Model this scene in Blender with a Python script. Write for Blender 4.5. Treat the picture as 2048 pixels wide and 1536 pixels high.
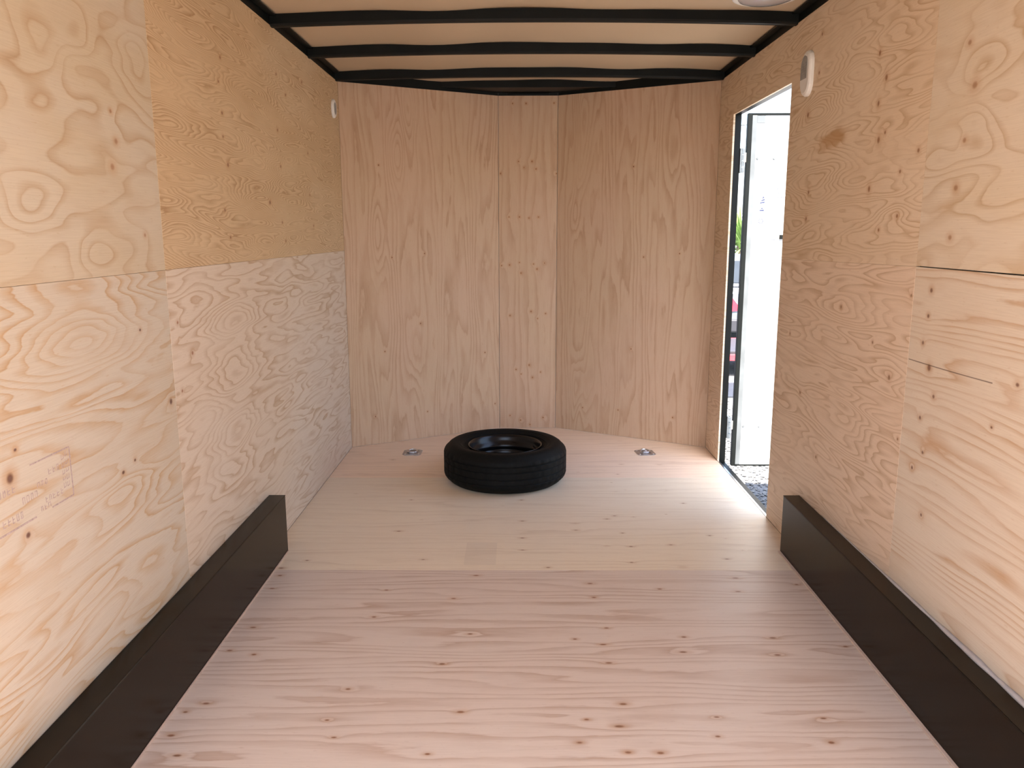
import bpy, bmesh, math, random
from mathutils import Vector, Matrix
random.seed(7)
for o in list(bpy.data.objects): bpy.data.objects.remove(o, do_unlink=True)
scene = bpy.context.scene
C = scene.collection
PI = math.pi

# ------------------------------------------------------------------ camera
cam = bpy.data.cameras.new('camera'); co = bpy.data.objects.new('camera', cam); C.objects.link(co)
cam.sensor_fit = 'HORIZONTAL'; cam.sensor_width = 36.0; cam.lens = 1609.7 / 2048 * 36.0
cam.clip_start = 0.02; cam.clip_end = 500
PITCH, YAW, ROLL = 0.1864, -0.0075, -0.0018
_f = Vector((math.sin(YAW), math.cos(YAW), 0)); _r = Vector((math.cos(YAW), -math.sin(YAW), 0)); _u = Vector((0, 0, 1))
F_ = _f * math.cos(PITCH) - _u * math.sin(PITCH); U_ = _u * math.cos(PITCH) + _f * math.sin(PITCH)
R2 = _r * math.cos(ROLL) + U_ * math.sin(ROLL); U2 = U_ * math.cos(ROLL) - _r * math.sin(ROLL)
M = Matrix((R2, U2, -F_)).transposed().to_4x4(); M.translation = Vector((-0.0653, 0.0, 1.3163))
co.matrix_world = M
scene.camera = co

# ------------------------------------------------------------------ world, sun, exposure
world = bpy.data.worlds.new('sky'); scene.world = world; world.use_nodes = True
wn = world.node_tree.nodes; wl = world.node_tree.links
for n in list(wn): wn.remove(n)
wo = wn.new('ShaderNodeOutputWorld'); bg = wn.new('ShaderNodeBackground'); sky = wn.new('ShaderNodeTexSky')
sky.sky_type = 'NISHITA'; sky.sun_disc = False; sky.sun_elevation = math.radians(62); sky.sun_rotation = math.radians(180)
sky.air_density = 1.0; sky.dust_density = 2.5; sky.ozone_density = 1.0
bg.inputs['Strength'].default_value = 0.33
wl.new(sky.outputs[0], bg.inputs['Color']); wl.new(bg.outputs[0], wo.inputs['Surface'])
sun = bpy.data.lights.new('sun', 'SUN'); sun.energy = 13.0; sun.angle = math.radians(0.53); sun.color = (1.0, 0.93, 0.84)
so = bpy.data.objects.new('sun', sun); C.objects.link(so); so.location = (0, -8, 14)
so.rotation_euler = Vector((0.0, 0.51, -1.0)).to_track_quat('-Z', 'Y').to_euler()
vs = scene.view_settings
vs.view_transform = 'Standard'; vs.look = 'None'; vs.gamma = 1.0; vs.use_curve_mapping = False
vs.exposure = 1.55

# ------------------------------------------------------------------ dimensions (metres; x right, y forward, z up, floor top z = 0)
HW = 1.10; D = 4.852; H = 2.168; V = 0.510; WC = 0.190; REAR = -0.12
HS = 1.209; JF = 4.548; JR = 3.609; HD = 1.939; GZ = -0.55; SK = 1.14

# ------------------------------------------------------------------ helpers
def tag(o, label=None, cat=None, group=None, kind=None):
    if label: o['label'] = label
    if cat: o['category'] = cat
    if group: o['group'] = group
    if kind: o['kind'] = kind
    return o

def link(name, me, mat, parent=None, smooth=False):
    o = bpy.data.objects.new(name, me); C.objects.link(o)
    if mat and not me.materials: me.materials.append(mat)
    if parent: o.parent = parent
    if smooth:
        for p in me.polygons: p.use_smooth = True
    return o

def from_bm(name, bm, mat, parent=None, smooth=False, origin=None):
    bmesh.ops.recalc_face_normals(bm, faces=bm.faces)
    if origin is not None:
        bmesh.ops.translate(bm, verts=bm.verts, vec=-Vector(origin))
    me = bpy.data.meshes.new(name); bm.to_mesh(me); bm.free()
    o = link(name, me, mat, None, smooth)
    if origin is not None: o.location = origin
    if parent:
        o.parent = parent
        if parent.type == 'EMPTY' or parent.location.length > 0 or parent.rotation_euler.z != 0:
            pass
    return o

def empty(name, loc=(0, 0, 0), rz=0.0):
    e = bpy.data.objects.new(name, None); C.objects.link(e); e.location = loc; e.rotation_euler = (0, 0, rz)
    e.empty_display_size = 0.1
    return e

def box(bm, x0, x1, y0, y1, z0, z1, bev=0.0):
    vs_ = [bm.verts.new(p) for p in ((x0,y0,z0),(x1,y0,z0),(x1,y1,z0),(x0,y1,z0),(x0,y0,z1),(x1,y0,z1),(x1,y1,z1),(x0,y1,z1))]
    fs = [bm.faces.new([vs_[i] for i in q]) for q in ((0,3,2,1),(4,5,6,7),(0,1,5,4),(1,2,6,5),(2,3,7,6),(3,0,4,7))]
    if bev > 0:
        es = set()
        for f in fs: es.update(f.edges)
        bmesh.ops.bevel(bm, geom=list(es), offset=bev, segments=2, profile=0.5, affect='EDGES')

def boxo(name, dims, mat, parent=None, bev=0.0, smooth=False):
    bm = bmesh.new(); box(bm, *dims, bev); return from_bm(name, bm, mat, parent, smooth)

def prism(bm, pts, axis, a, b):
    """closed polygon pts (2D) extruded between a and b along axis"""
    def P(p, t):
        if axis == 'x': return (t, p[0], p[1])
        if axis == 'y': return (p[0], t, p[1])
        return (p[0], p[1], t)
    A = [bm.verts.new(P(p, a)) for p in pts]; B = [bm.verts.new(P(p, b)) for p in pts]
    n = len(pts)
    bm.faces.new(A); bm.faces.new(B[::-1])
    for i in range(n):
        j = (i + 1) % n; bm.faces.new((A[i], B[i], B[j], A[j]))

def cyl(bm, c0, c1, r0, r1=None, seg=20, cap=True):
    r1 = r0 if r1 is None else r1
    a = Vector(c0); b = Vector(c1); d = (b - a).normalized()
    s = Vector((1, 0, 0)) if abs(d.x) < 0.9 else Vector((0, 1, 0))
    e1 = d.cross(s).normalized(); e2 = d.cross(e1)
    A = []; B = []
    for i in range(seg):
        t = 2 * PI * i / seg; v = e1 * math.cos(t) + e2 * math.sin(t)
        A.append(bm.verts.new(a + v * r0)); B.append(bm.verts.new(b + v * r1))
    for i in range(seg):
        j = (i + 1) % seg; bm.faces.new((A[i], A[j], B[j], B[i]))
    if cap: bm.faces.new(A[::-1]); bm.faces.new(B)

def lathe(bm, prof, seg=64, mod=None, closed=False):
    rings = []
    for k, (r, z) in enumerate(prof):
        ring = []
        for i in range(seg):
            t = 2 * PI * i / seg; rr = r + (mod(k, i, r, z) if mod else 0)
            ring.append(bm.verts.new((rr * math.cos(t), rr * math.sin(t), z)))
        rings.append(ring)
    n = len(rings)
    for k in range(n if closed else n - 1):
        a = rings[k]; b = rings[(k + 1) % n]
        for i in range(seg):
            j = (i + 1) % seg; bm.faces.new((a[i], a[j], b[j], b[i]))
    return rings

# ------------------------------------------------------------------ materials
class NT:
    def __init__(s, name):
        s.m = bpy.data.materials.new(name); s.m.use_nodes = True
        s.n = s.m.node_tree.nodes; s.l = s.m.node_tree.links
        for q in list(s.n): s.n.remove(q)
        s.out = s.n.new('ShaderNodeOutputMaterial'); s.b = s.n.new('ShaderNodeBsdfPrincipled')
        s.l.new(s.b.outputs[0], s.out.inputs[0])
    def put(s, sock, v):
        if isinstance(v, bpy.types.NodeSocket): s.l.new(v, sock)
        elif v is not None: sock.default_value = v
    def math(s, op, a, b=None, c=None, clamp=False):
        q = s.n.new('ShaderNodeMath'); q.operation = op; q.use_clamp = clamp
        s.put(q.inputs[0], a); s.put(q.inputs[1], b); s.put(q.inputs[2], c)
        return q.outputs[0]
    def vec(s, x=0.0, y=0.0, z=0.0):
        q = s.n.new('ShaderNodeCombineXYZ'); s.put(q.inputs[0], x); s.put(q.inputs[1], y); s.put(q.inputs[2], z); return q.outputs[0]
    def sep(s, v):
        q = s.n.new('ShaderNodeSeparateXYZ'); s.l.new(v, q.inputs[0]); return q.outputs
    def noise(s, v, scale=1.0, detail=2.0, rough=0.5, dist=0.0):
        q = s.n.new('ShaderNodeTexNoise'); s.l.new(v, q.inputs['Vector'])
        q.inputs['Scale'].default_value = scale; q.inputs['Detail'].default_value = detail
        q.inputs['Roughness'].default_value = rough; q.inputs['Distortion'].default_value = dist
        return q.outputs[0]
    def ramp(s, f, stops, interp='LINEAR'):
        q = s.n.new('ShaderNodeValToRGB'); q.color_ramp.interpolation = interp
        e = q.color_ramp.elements
        while len(e) < len(stops): e.new(0.5)
        for i, (p, c) in enumerate(stops):
            e[i].position = p; e[i].color = (c, c, c, 1) if isinstance(c, (int, float)) else (*c, 1)
        s.l.new(f, q.inputs[0]); return q.outputs[0]
    def mix(s, f, a, b, mode='MIX'):
        q = s.n.new('ShaderNodeMix'); q.data_type = 'RGBA'; q.blend_type = mode
        s.put(q.inputs[0], f)
        s.put(q.inputs[6], a if isinstance(a, bpy.types.NodeSocket) else (*a, 1))
        s.put(q.inputs[7], b if isinstance(b, bpy.types.NodeSocket) else (*b, 1))
        return q.outputs[2]
    def smooth(s, f, a, b):
        q = s.n.new('ShaderNodeMapRange'); q.interpolation_type = 'SMOOTHSTEP'
        s.put(q.inputs[0], f); q.inputs[1].default_value = a; q.inputs[2].default_value = b
        return q.outputs[0]
    def bump(s, h, strength, dist):
        q = s.n.new('ShaderNodeBump'); q.inputs['Strength'].default_value = strength; q.inputs['Distance'].default_value = dist
        s.l.new(h, q.inputs['Height']); s.l.new(q.outputs[0], s.b.inputs['Normal'])

def simple(name, col, rough=0.5, metal=0.0, spec=0.5, nscale=0.0, namp=0.0, bump=0.0, bdist=0.002):
    t = NT(name)
    t.b.inputs['Roughness'].default_value = rough; t.b.inputs['Metallic'].default_value = metal
    t.b.inputs['Specular IOR Level'].default_value = spec
    tc = t.n.new('ShaderNodeTexCoord').outputs['Object']
    nz = t.noise(tc, nscale or 12.0, 3.0)
    lo = tuple(c * (1 - namp) for c in col); hi = tuple(min(1, c * (1 + namp)) for c in col)
    t.put(t.b.inputs['Base Color'], t.ramp(nz, [(0.3, lo), (0.7, hi)]))
    if bump: t.bump(nz, bump, bdist)
    return t.m

def ply(name, seed, K=7.0, su=0.9, circ=0.55, rad=0.55, slope=3.0, light=(.66,.52,.385), alt=(.66,.50,.385), line=(.50,.31,.165),
        lw=0.26, lstr=0.75, jag=0.35, knots=(), knotcol=(.20,.075,.03), cracks=(), stain=None, rough=0.55, spec=0.3, vor=0.0, patch=None, blotch=1.3, eyes=()):
    """rotary-cut softwood veneer; UV in metres, u along the grain, v across it"""
    t = NT(name)
    uvn = t.n.new('ShaderNodeUVMap'); uv = uvn.outputs[0]
    o = t.sep(uv); u, v = o[0], o[1]
    wob = t.noise(t.vec(t.math('MULTIPLY', u, 1.6), t.math('MULTIPLY', v, 2.0), seed * 3.1), 1.0, 1.0)
    v2 = t.math('MULTIPLY_ADD', wob, 0.10, v)
    th = t.math('MULTIPLY', v2, 2 * PI / circ)
    shrink = t.math('MULTIPLY_ADD', v, 0.12, seed * 1.7)
    cvec = t.vec(t.math('MULTIPLY_ADD', u, su, seed * 7.3),
                 t.math('MULTIPLY_ADD', t.math('COSINE', th), rad, shrink),
                 t.math('MULTIPLY', t.math('SINE', th), rad))
    n1 = t.noise(cvec, 1.6, 1.6, 0.42)
    jg = t.noise(t.vec(t.math('MULTIPLY', u, 14.0), t.math('MULTIPLY', v, 75.0), seed), 1.0, 2.0, 0.5)
    f = t.math('MULTIPLY', n1, K)
    f = t.math('MULTIPLY_ADD', v, slope, f)
    f = t.math('MULTIPLY_ADD', jg, jag, f)
    for (eu, ev, ru, rv, ea) in eyes:          # whorls where the peeling knife shaved a bump of the log
        sb = t.n.new('ShaderNodeVectorMath'); sb.operation = 'SUBTRACT'; t.l.new(uv, sb.inputs[0]); sb.inputs[1].default_value = (eu, ev, 0)
        ml = t.n.new('ShaderNodeVectorMath'); ml.operation = 'MULTIPLY'; t.l.new(sb.outputs[0], ml.inputs[0]); ml.inputs[1].default_value = (1 / ru, 1 / rv, 0)
        dt = t.n.new('ShaderNodeVectorMath'); dt.operation = 'DOT_PRODUCT'; t.l.new(ml.outputs[0], dt.inputs[0]); t.l.new(ml.outputs[0], dt.inputs[1])
        f = t.math('MULTIPLY_ADD', t.math('POWER', 2.718, t.math('MULTIPLY', dt.outputs['Value'], -0.9)), ea, f)
    dmin = None
    for (ku, kv, kr, ks) in knots:
        q = t.n.new('ShaderNodeVectorMath'); q.operation = 'DISTANCE'
        sc = t.n.new('ShaderNodeVectorMath'); sc.operation = 'MULTIPLY'
        t.l.new(uv, sc.inputs[0]); sc.inputs[1].default_value = (1 / ks, 1, 0)
        t.l.new(sc.outputs[0], q.inputs[0]); q.inputs[1].default_value = (ku / ks, kv, 0)
        d = t.math('DIVIDE', q.outputs['Value'], kr)
        dmin = d if dmin is None else t.math('MINIMUM', dmin, d)
    if vor > 0:
        vo = t.n.new('ShaderNodeTexVoronoi'); vo.feature = 'F1'; vo.inputs['Scale'].default_value = 1.0
        t.l.new(t.vec(t.math('MULTIPLY', u, 5.0), t.math('MULTIPLY', v, 9.0), seed), vo.inputs['Vector'])
        rnd = t.sep(vo.outputs['Color'])[0]
        d = t.math('DIVIDE', vo.outputs['Distance'], t.math('MULTIPLY_ADD', rnd, 0.06 * vor, 0.012))
        dmin = d if dmin is None else t.math('MINIMUM', dmin, d)
    if dmin is not None:
        halo = t.math('POWER', 2.718, t.math('MULTIPLY', dmin, -0.45))
        f = t.math('MULTIPLY_ADD', halo, 0.9, f)
    fr = t.math('FRACT', f)
    ln = t.ramp(fr, [(0.0, 0.35), (0.05, 0.0), (1 - 2.0 * lw, 0.0), (1 - lw * 0.5, 0.75), (0.95, 1.0), (1.0, 0.35)])
    fade = t.ramp(t.noise(t.vec(t.math('MULTIPLY', u, 1.3), t.math('MULTIPLY', v, 3.5), seed + 9), 2.2, 2.0), [(0.30, 0.22), (0.62, 1.0)])
    lm = t.math('MULTIPLY', t.math('MULTIPLY', ln, fade), lstr)
    big = t.noise(t.vec(t.math('MULTIPLY', u, 0.6), v, seed * 2.2), blotch * 1.6, 2.0)
    base = t.mix(t.smooth(big, 0.35, 0.65), light, alt)
    bl2 = t.noise(t.vec(t.math('MULTIPLY', u, 2.2), t.math('MULTIPLY', v, 7.0), seed * 5.0), 2.0, 2.0)
    base = t.mix(t.math('MULTIPLY', t.smooth(bl2, 0.52, 0.75), 0.30), base, tuple(.55 * a + .45 * b for a, b in zip(light, line)))
    col = t.mix(lm, base, line)
    fib = t.noise(t.vec(t.math('MULTIPLY', u, 9.0), t.math('MULTIPLY', v, 320.0), seed), 1.0, 2.0, 0.6)
    col = t.mix(0.55, col, t.ramp(fib, [(0.25, (.86,.83,.80)), (0.6, (1, 1, 1))]), 'MULTIPLY')
    pore = t.noise(t.vec(t.math('MULTIPLY', u, 40.0), t.math('MULTIPLY', v, 150.0), seed), 1.0, 1.0)
    col = t.mix(t.ramp(pore, [(0.66, 0.0), (0.80, 0.30)]), col, line)
    if stain:
        su_, sv_, sr, scol = stain
        q = t.n.new('ShaderNodeVectorMath'); q.operation = 'DISTANCE'
        wv = t.n.new('ShaderNodeVectorMath'); wv.operation = 'MULTIPLY'; t.l.new(uv, wv.inputs[0]); wv.inputs[1].default_value = (0.45, 1.4, 0)
        t.l.new(wv.outputs[0], q.inputs[0]); q.inputs[1].default_value = (su_ * 0.45, sv_ * 1.4, 0)
        sn = t.noise(t.vec(t.math('MULTIPLY', u, 6.0), t.math('MULTIPLY', v, 30.0), seed), 1.0, 2.0)
        dd = t.math('MULTIPLY_ADD', t.math('SUBTRACT', sn, 0.5), sr * 1.6, q.outputs['Value'])
        col = t.mix(t.math('MULTIPLY', t.math('SUBTRACT', 1.0, t.smooth(dd, sr * 0.3, sr)), 0.7), col, scol)
    if patch:
        (pu0, pu1, pv0, pv1, pcol) = patch
        m_ = t.math('MULTIPLY', t.math('MULTIPLY', t.math('GREATER_THAN', u, pu0), t.math('LESS_THAN', u, pu1)),
                    t.math('MULTIPLY', t.math('GREATER_THAN', v, pv0), t.math('LESS_THAN', v, pv1)))
        col = t.mix(t.math('MULTIPLY', m_, 0.2), col, pcol)
    if dmin is not None:
        col = t.mix(t.math('MULTIPLY', t.math('SUBTRACT', 1.0, t.smooth(dmin, 0.7, 3.2)), 0.35), col, (.45, .24, .11))
        col = t.mix(t.math('MULTIPLY', t.math('SUBTRACT', 1.0, t.smooth(dmin, 0.35, 1.15)), 0.85), col, knotcol)
    for (cu0, cv0, cu1, cv1, cw) in cracks:
        ang = math.atan2(cv1 - cv0, cu1 - cu0); L = math.hypot(cu1 - cu0, cv1 - cv0)
        ca, sa = math.cos(ang), math.sin(ang); mu, mv = (cu0 + cu1) / 2, (cv0 + cv1) / 2
        du = t.math('SUBTRACT', u, mu); dv = t.math('SUBTRACT', v, mv)
        a_ = t.math('ADD', t.math('MULTIPLY', du, ca), t.math('MULTIPLY', dv, sa))
        b_ = t.math('SUBTRACT', t.math('MULTIPLY', dv, ca), t.math('MULTIPLY', du, sa))
        b_ = t.math('MULTIPLY_ADD', t.math('SUBTRACT', wob, 0.5), 0.02, b_)
        m_ = t.math('MULTIPLY', t.math('LESS_THAN', t.math('ABSOLUTE', a_), L / 2), t.math('SUBTRACT', 1.0, t.smooth(t.math('ABSOLUTE', b_), cw * 0.3, cw)))
        col = t.mix(t.math('MULTIPLY', m_, 0.75), col, (.09, .045, .03))
    t.put(t.b.inputs['Base Color'], col)
    t.b.inputs['Roughness'].default_value = rough; t.b.inputs['Specular IOR Level'].default_value = spec
    t.bump(fib, 0.12, 0.0015)
    return t.m

M_BLACK = simple('black_painted_steel', (.0045, .0055, .005), 0.45, 0, 0.16, 9, .25)
M_WELL = simple('dark_coated_metal', (.0030, .0020, .0009), 0.22, 0, 0.19, 5, .25)
M_WELL.node_tree.nodes['Principled BSDF'].inputs['Specular Tint'].default_value = (1.0, .80, .58, 1)
M_FLANGE = simple('pale_edge_strip', (.55, .42, .34), 0.6, 0, 0.3, 30, .08)
M_SEAL = simple('grey_sealant', (.46, .42, .40), 0.6, 0, 0.3, 40, .08)
M_ROOF = simple('roof_sheet', (.50, .385, .26), 0.45, 0, 0.3, 3, .03)
M_SKIN = simple('outer_skin', (.55, .55, .55), 0.35, 0, 0.5, 4, .03)
M_ALU = simple('aluminium', (.70, .70, .71), 0.30, 1.0, 0.5, 30, .06)
M_ALUP = simple('pale_painted_aluminium', (.50, .54, .56), 0.40, 0.3, 0.5, 6, .1)
M_STRIP = simple('brushed_door_strip', (.115, .125, .13), 0.40, 0.2, 0.4, 6, .25)
M_WHITE = simple('white_panel', (.46, .465, .47), 0.45, 0, 0.4, 8, .01)
M_PLASTIC = simple('white_plastic', (.74, .73, .70), 0.35, 0, 0.5, 20, .02)
M_GREYP = simple('grey_plastic', (.30, .29, .275), 0.45, 0, 0.4, 40, .15)
M_RUBBER = simple('black_rubber', (.0042, .0042, .0038), 0.65, 0, 0.13, 60, .25, .15)
M_RIM = simple('black_gloss_paint', (.0035, .0035, .004), 0.27, 0, 0.3, 12, .2)
M_ZINC = simple('zinc_plate', (.42, .41, .43), 0.34, 0.9, 0.5, 60, .25)
M_INK = simple('faded_stamp_ink', (.43, .34, .32), 0.7, 0, 0.2, 150, .22)
M_DECAL = simple('blue_grey_print', (.035, .042, .085), 0.5, 0, 0.3, 80, .15)
M_HINGE = simple('grey_hinge_steel', (.10, .115, .13), 0.45, .2, 0.4, 40, .2)
M_SUB = simple('steel_underframe', (.03, .03, .03), 0.5, 0, 0.4, 10, .2)

# ------------------------------------------------------------------ panels (plywood sheets with metre UVs)
def panel(name, polys, plane, mat, parent, thick=0.010, side=1, bev=0.0006, uvf=None, label=None):
    """polys: list of convex (a,b) quads in the plane; extruded by thick away from the room"""
    bm = bmesh.new()
    for pts in polys:
        if plane == 'x':      # pts (y,z); room face at x = side*HW
            prism(bm, pts, 'x', side * HW, side * (HW + thick))
        elif plane == 'z':    # pts (x,y); room face at z=0
            prism(bm, pts, 'z', 0.0, -thick)
    bmesh.ops.remove_doubles(bm, verts=bm.verts, dist=1e-5)
    bmesh.ops.recalc_face_normals(bm, faces=bm.faces)
    if bev:
        bmesh.ops.bevel(bm, geom=[e for e in bm.edges if len(e.link_faces) == 2 and e.calc_face_angle(0) > 0.5], offset=bev, segments=1, affect='EDGES')
    lay = bm.loops.layers.uv.new('UVMap')
    for f in bm.faces:
        for l in f.loops: l[lay].uv = uvf(l.vert.co)
    o = from_bm(name, bm, mat, parent)
    if label: o['label'] = label
    return o
G = 0.0003   # joint half-gap

#FLOORKNOTS
FK = [(-0.558,2.816),(-0.225,2.482),(-0.564,2.151),(-0.554,1.921),(-0.298,1.853),(-0.226,2.038),(-0.301,2.292),(-0.567,2.601),(-0.964,2.524),(-0.99,2.371),(-0.904,2.346),(-0.953,2.076),(-0.995,2.034),(-0.99,1.927),(-0.939,1.844),(-0.229,2.947),(-0.301,2.746),(-0.991,2.828),(-0.995,2.944),(-0.59,1.998),(0.209,2.876),(0.466,2.828),(0.213,2.756),(0.234,2.525),(0.211,2.414),(0.217,2.3),(0.461,2.367),(0.483,2.464),(0.775,2.459),(0.756,2.35),(0.992,2.404),(0.233,2.078),(0.123,2.004),(0.209,1.973),(0.483,2.017),(0.465,1.93),(0.775,2.012),(0.756,1.905),(0.218,1.862),(0.301,1.86),(0.776,2.927),(0.754,2.808),(0.122,2.449),(0.992,2.869),(0.096,1.902)]
FK2 = [(-0.927,3.091),(-0.454,3.103),(-0.046,3.204),(0.416,3.244),(0.395,3.075),(0.79,3.111),(0.055,3.024),(-0.046,3.34),(-0.045,3.55),(0.40,3.40),(-0.6,3.42),(0.78,3.37),(0.39,3.62),(-0.6,3.85),(0.75,3.8)]
rk = random.Random(3)
def kn(lst, r0, r1, s0=1.6, s1=2.4): return [(a, b, rk.uniform(r0, r1), rk.uniform(s0, s1)) for a, b in lst]
FSEAM1, FSEAM2 = 2.999, 4.222
floor = boxo('floor', (-SK, SK, REAR, D, -0.075, -0.0185), M_SUB); tag(floor, kind='structure')
fuv = lambda c: (c.x, c.y)
fm1 = ply('floor_sheet_near', 1.0, K=7, su=0.42, circ=0.62, rad=0.5, slope=22, light=(.65,.555,.48), alt=(.65,.54,.46), line=(.44,.30,.22), lw=.26, lstr=.80, jag=.3, knots=kn(FK, .0042, .0066), rough=.42, spec=.32)
fm2 = ply('floor_sheet_mid', 2.0, K=5.0, su=0.45, circ=0.62, rad=0.5, slope=16, light=(.775,.665,.515), alt=(.765,.655,.515), line=(.54,.405,.28), lw=.22, lstr=.40, jag=.3, knots=kn(FK2, .0036, .0055), rough=.40, spec=.34, vor=.8, patch=(-.285,-.155,3.05,3.285,(.46,.38,.32)))
fm3 = ply('floor_sheet_far', 3.0, K=5.0, su=0.45, circ=0.62, rad=0.5, slope=16, light=(.84,.66,.505), alt=(.83,.645,.495), line=(.56,.385,.265), lw=.22, lstr=.42, jag=.3, rough=.42, spec=.32, vor=.7)
fm4 = ply('floor_sheet_rear', 4.0, K=5.5, su=0.55, circ=0.62, rad=0.5, slope=9, light=(.66,.515,.43), alt=(.67,.50,.415), line=(.47,.285,.195), lw=.26, lstr=.62, rough=.42, spec=.32, vor=.4)
panel('plywood_sheet', [[(-HW, REAR), (HW, REAR), (HW, 1.776 - G), (-HW, 1.776 - G)]], 'z', fm4, floor, .018, uvf=fuv)
panel('plywood_sheet', [[(-HW, 1.776), (HW, 1.776), (HW, FSEAM1 - G), (-HW, FSEAM1 - G)]], 'z', fm1, floor, .018, uvf=fuv)
panel('plywood_sheet', [[(-HW, FSEAM1), (HW, FSEAM1), (HW, FSEAM2 - G), (-HW, FSEAM2 - G)]], 'z', fm2, floor, .018, uvf=fuv)
panel('plywood_sheet', [[(-HW, FSEAM2), (HW, FSEAM2), (HW, D), (WC, D + V), (-WC, D + V), (-HW, D)]], 'z', fm3, floor, .018, uvf=fuv)

# ---- left wall
suv = lambda c: (c.y, c.z)
def skin_side(name, s, rects):
    bm = bmesh.new()
    for (y0, y1, z0, z1) in rects: box(bm, s * (SK - .003), s * (SK + .002), y0, y1, z0, z1)
    return from_bm(name, bm, M_SKIN)
wl_ = skin_side('wall_left', -1, [(REAR, D + .02, -.12, H + .12)]); tag(wl_, kind='structure')
LK_low_near = [(2.342,0.822,.011,1.0),(1.568,0.825,.013,1.0),(1.605,0.689,.008,1.2),(2.024,0.699,.006,1.5),(2.092,0.713,.005,1.3),(1.595,0.878,.004,1.5),(2.186,1.055,.005,1.3)]
LK_low_far = [(2.526,0.941,.008,1.2),(2.432,1.048,.006,1.2),(2.428,0.837,.006,1.2)]
LK_up_far = [(2.935,1.728,.007,1.3),(2.93,1.648,.006,1.3),(2.961,1.554,.009,1.3),(2.901,1.395,.007,1.2),(3.435,1.44,.010,1.6),(2.951,1.915,.007,1.2),(3.623,1.983,.007,1.3),(4.044,2.022,.007,1.3),(3.754,1.919,.008,1.3),(2.92,1.83,.006,1.3),(2.94,1.30,.007,1.3),(3.60,1.75,.008,1.3),(3.62,1.60,.008,1.3),(3.60,1.36,.007,1.3),(3.64,1.28,.007,1.3),(4.1,1.7,.007,1.3),(4.1,1.5,.007,1.3),(4.15,1.35,.007,1.3)]
LK_up_near = [(2.114,1.482,.010,1.2),(2.145,1.548,.008,1.2),(2.264,1.31,.006,1.2),(2.13,1.62,.006,1.2)]
SL = 2.377
lm1 = ply('left_upper_far', 11.0, K=26, su=1.05, circ=0.36, rad=.50, slope=24, light=(.64,.48,.30), alt=(.615,.45,.27), line=(.38,.225,.105), lw=.34, lstr=.85, jag=.45, knots=LK_up_far, eyes=[(3.36,1.808,.26,.098,6),(3.288,1.562,.25,.107,6.5),(3.344,2.084,.19,.086,5),(3.303,1.271,.26,.06,4),(2.617,1.927,.19,.06,3.5)], knotcol=(.25,.115,.055))
lm2 = ply('left_upper_near', 12.0, K=6.5, su=1.5, circ=.75, rad=.55, slope=1.5, light=(.58,.50,.385), alt=(.565,.47,.335), line=(.42,.275,.15), lw=.20, lstr=.75, jag=.10, knots=LK_up_near, eyes=[(2.292,1.769,.106,.067,2.6),(1.75,1.366,.11,.06,2.2),(2.005,1.271,.09,.045,2),(1.845,1.732,.10,.045,2),(2.006,1.785,.06,.046,1.6)], knotcol=(.36,.20,.11), blotch=3.0)
lm3 = ply('left_lower_far', 13.0, K=9, su=1.1, circ=.42, rad=.55, slope=2.5, light=(.68,.58,.475), alt=(.67,.56,.445), line=(.46,.30,.175), lw=.24, lstr=.85, jag=.28, knots=LK_low_far, eyes=[(2.926,.985,.24,.085,4.5),(2.883,.816,.23,.075,4),(2.825,.511,.23,.09,4),(2.861,.643,.19,.06,3)], vor=.7, knotcol=(.30,.13,.07))
lm4 = ply('left_lower_near', 14.0, K=11.0, su=.85, circ=.62, rad=.62, slope=2, light=(.575,.51,.42), alt=(.57,.49,.385), line=(.47,.295,.145), lw=.26, lstr=.85, jag=.36, knots=LK_low_near, eyes=[(1.924,1.056,.26,.125,5.5),(2.019,.625,.15,.064,2),(2.117,.371,.2,.08,3)], knotcol=(.10,.03,.02))
panel('plywood_panel', [[(SL + G, HS + G), (D, HS + G), (D, H), (SL + G, H)]], 'x', lm1, wl_, side=-1, uvf=suv)
panel('plywood_panel', [[(REAR, HS + G), (SL - G, HS + G), (SL - G, H), (REAR, H)]], 'x', lm2, wl_, side=-1, uvf=suv)
panel('plywood_panel', [[(SL + G, 0.001), (D, 0.001), (D, HS - G), (SL + G, HS - G)]], 'x', lm3, wl_, side=-1, uvf=suv)
pnl = panel('plywood_panel', [[(REAR, 0.001), (SL - G, 0.001), (SL - G, HS - G), (REAR, HS - G)]], 'x', lm4, wl_, side=-1, uvf=suv)
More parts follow.
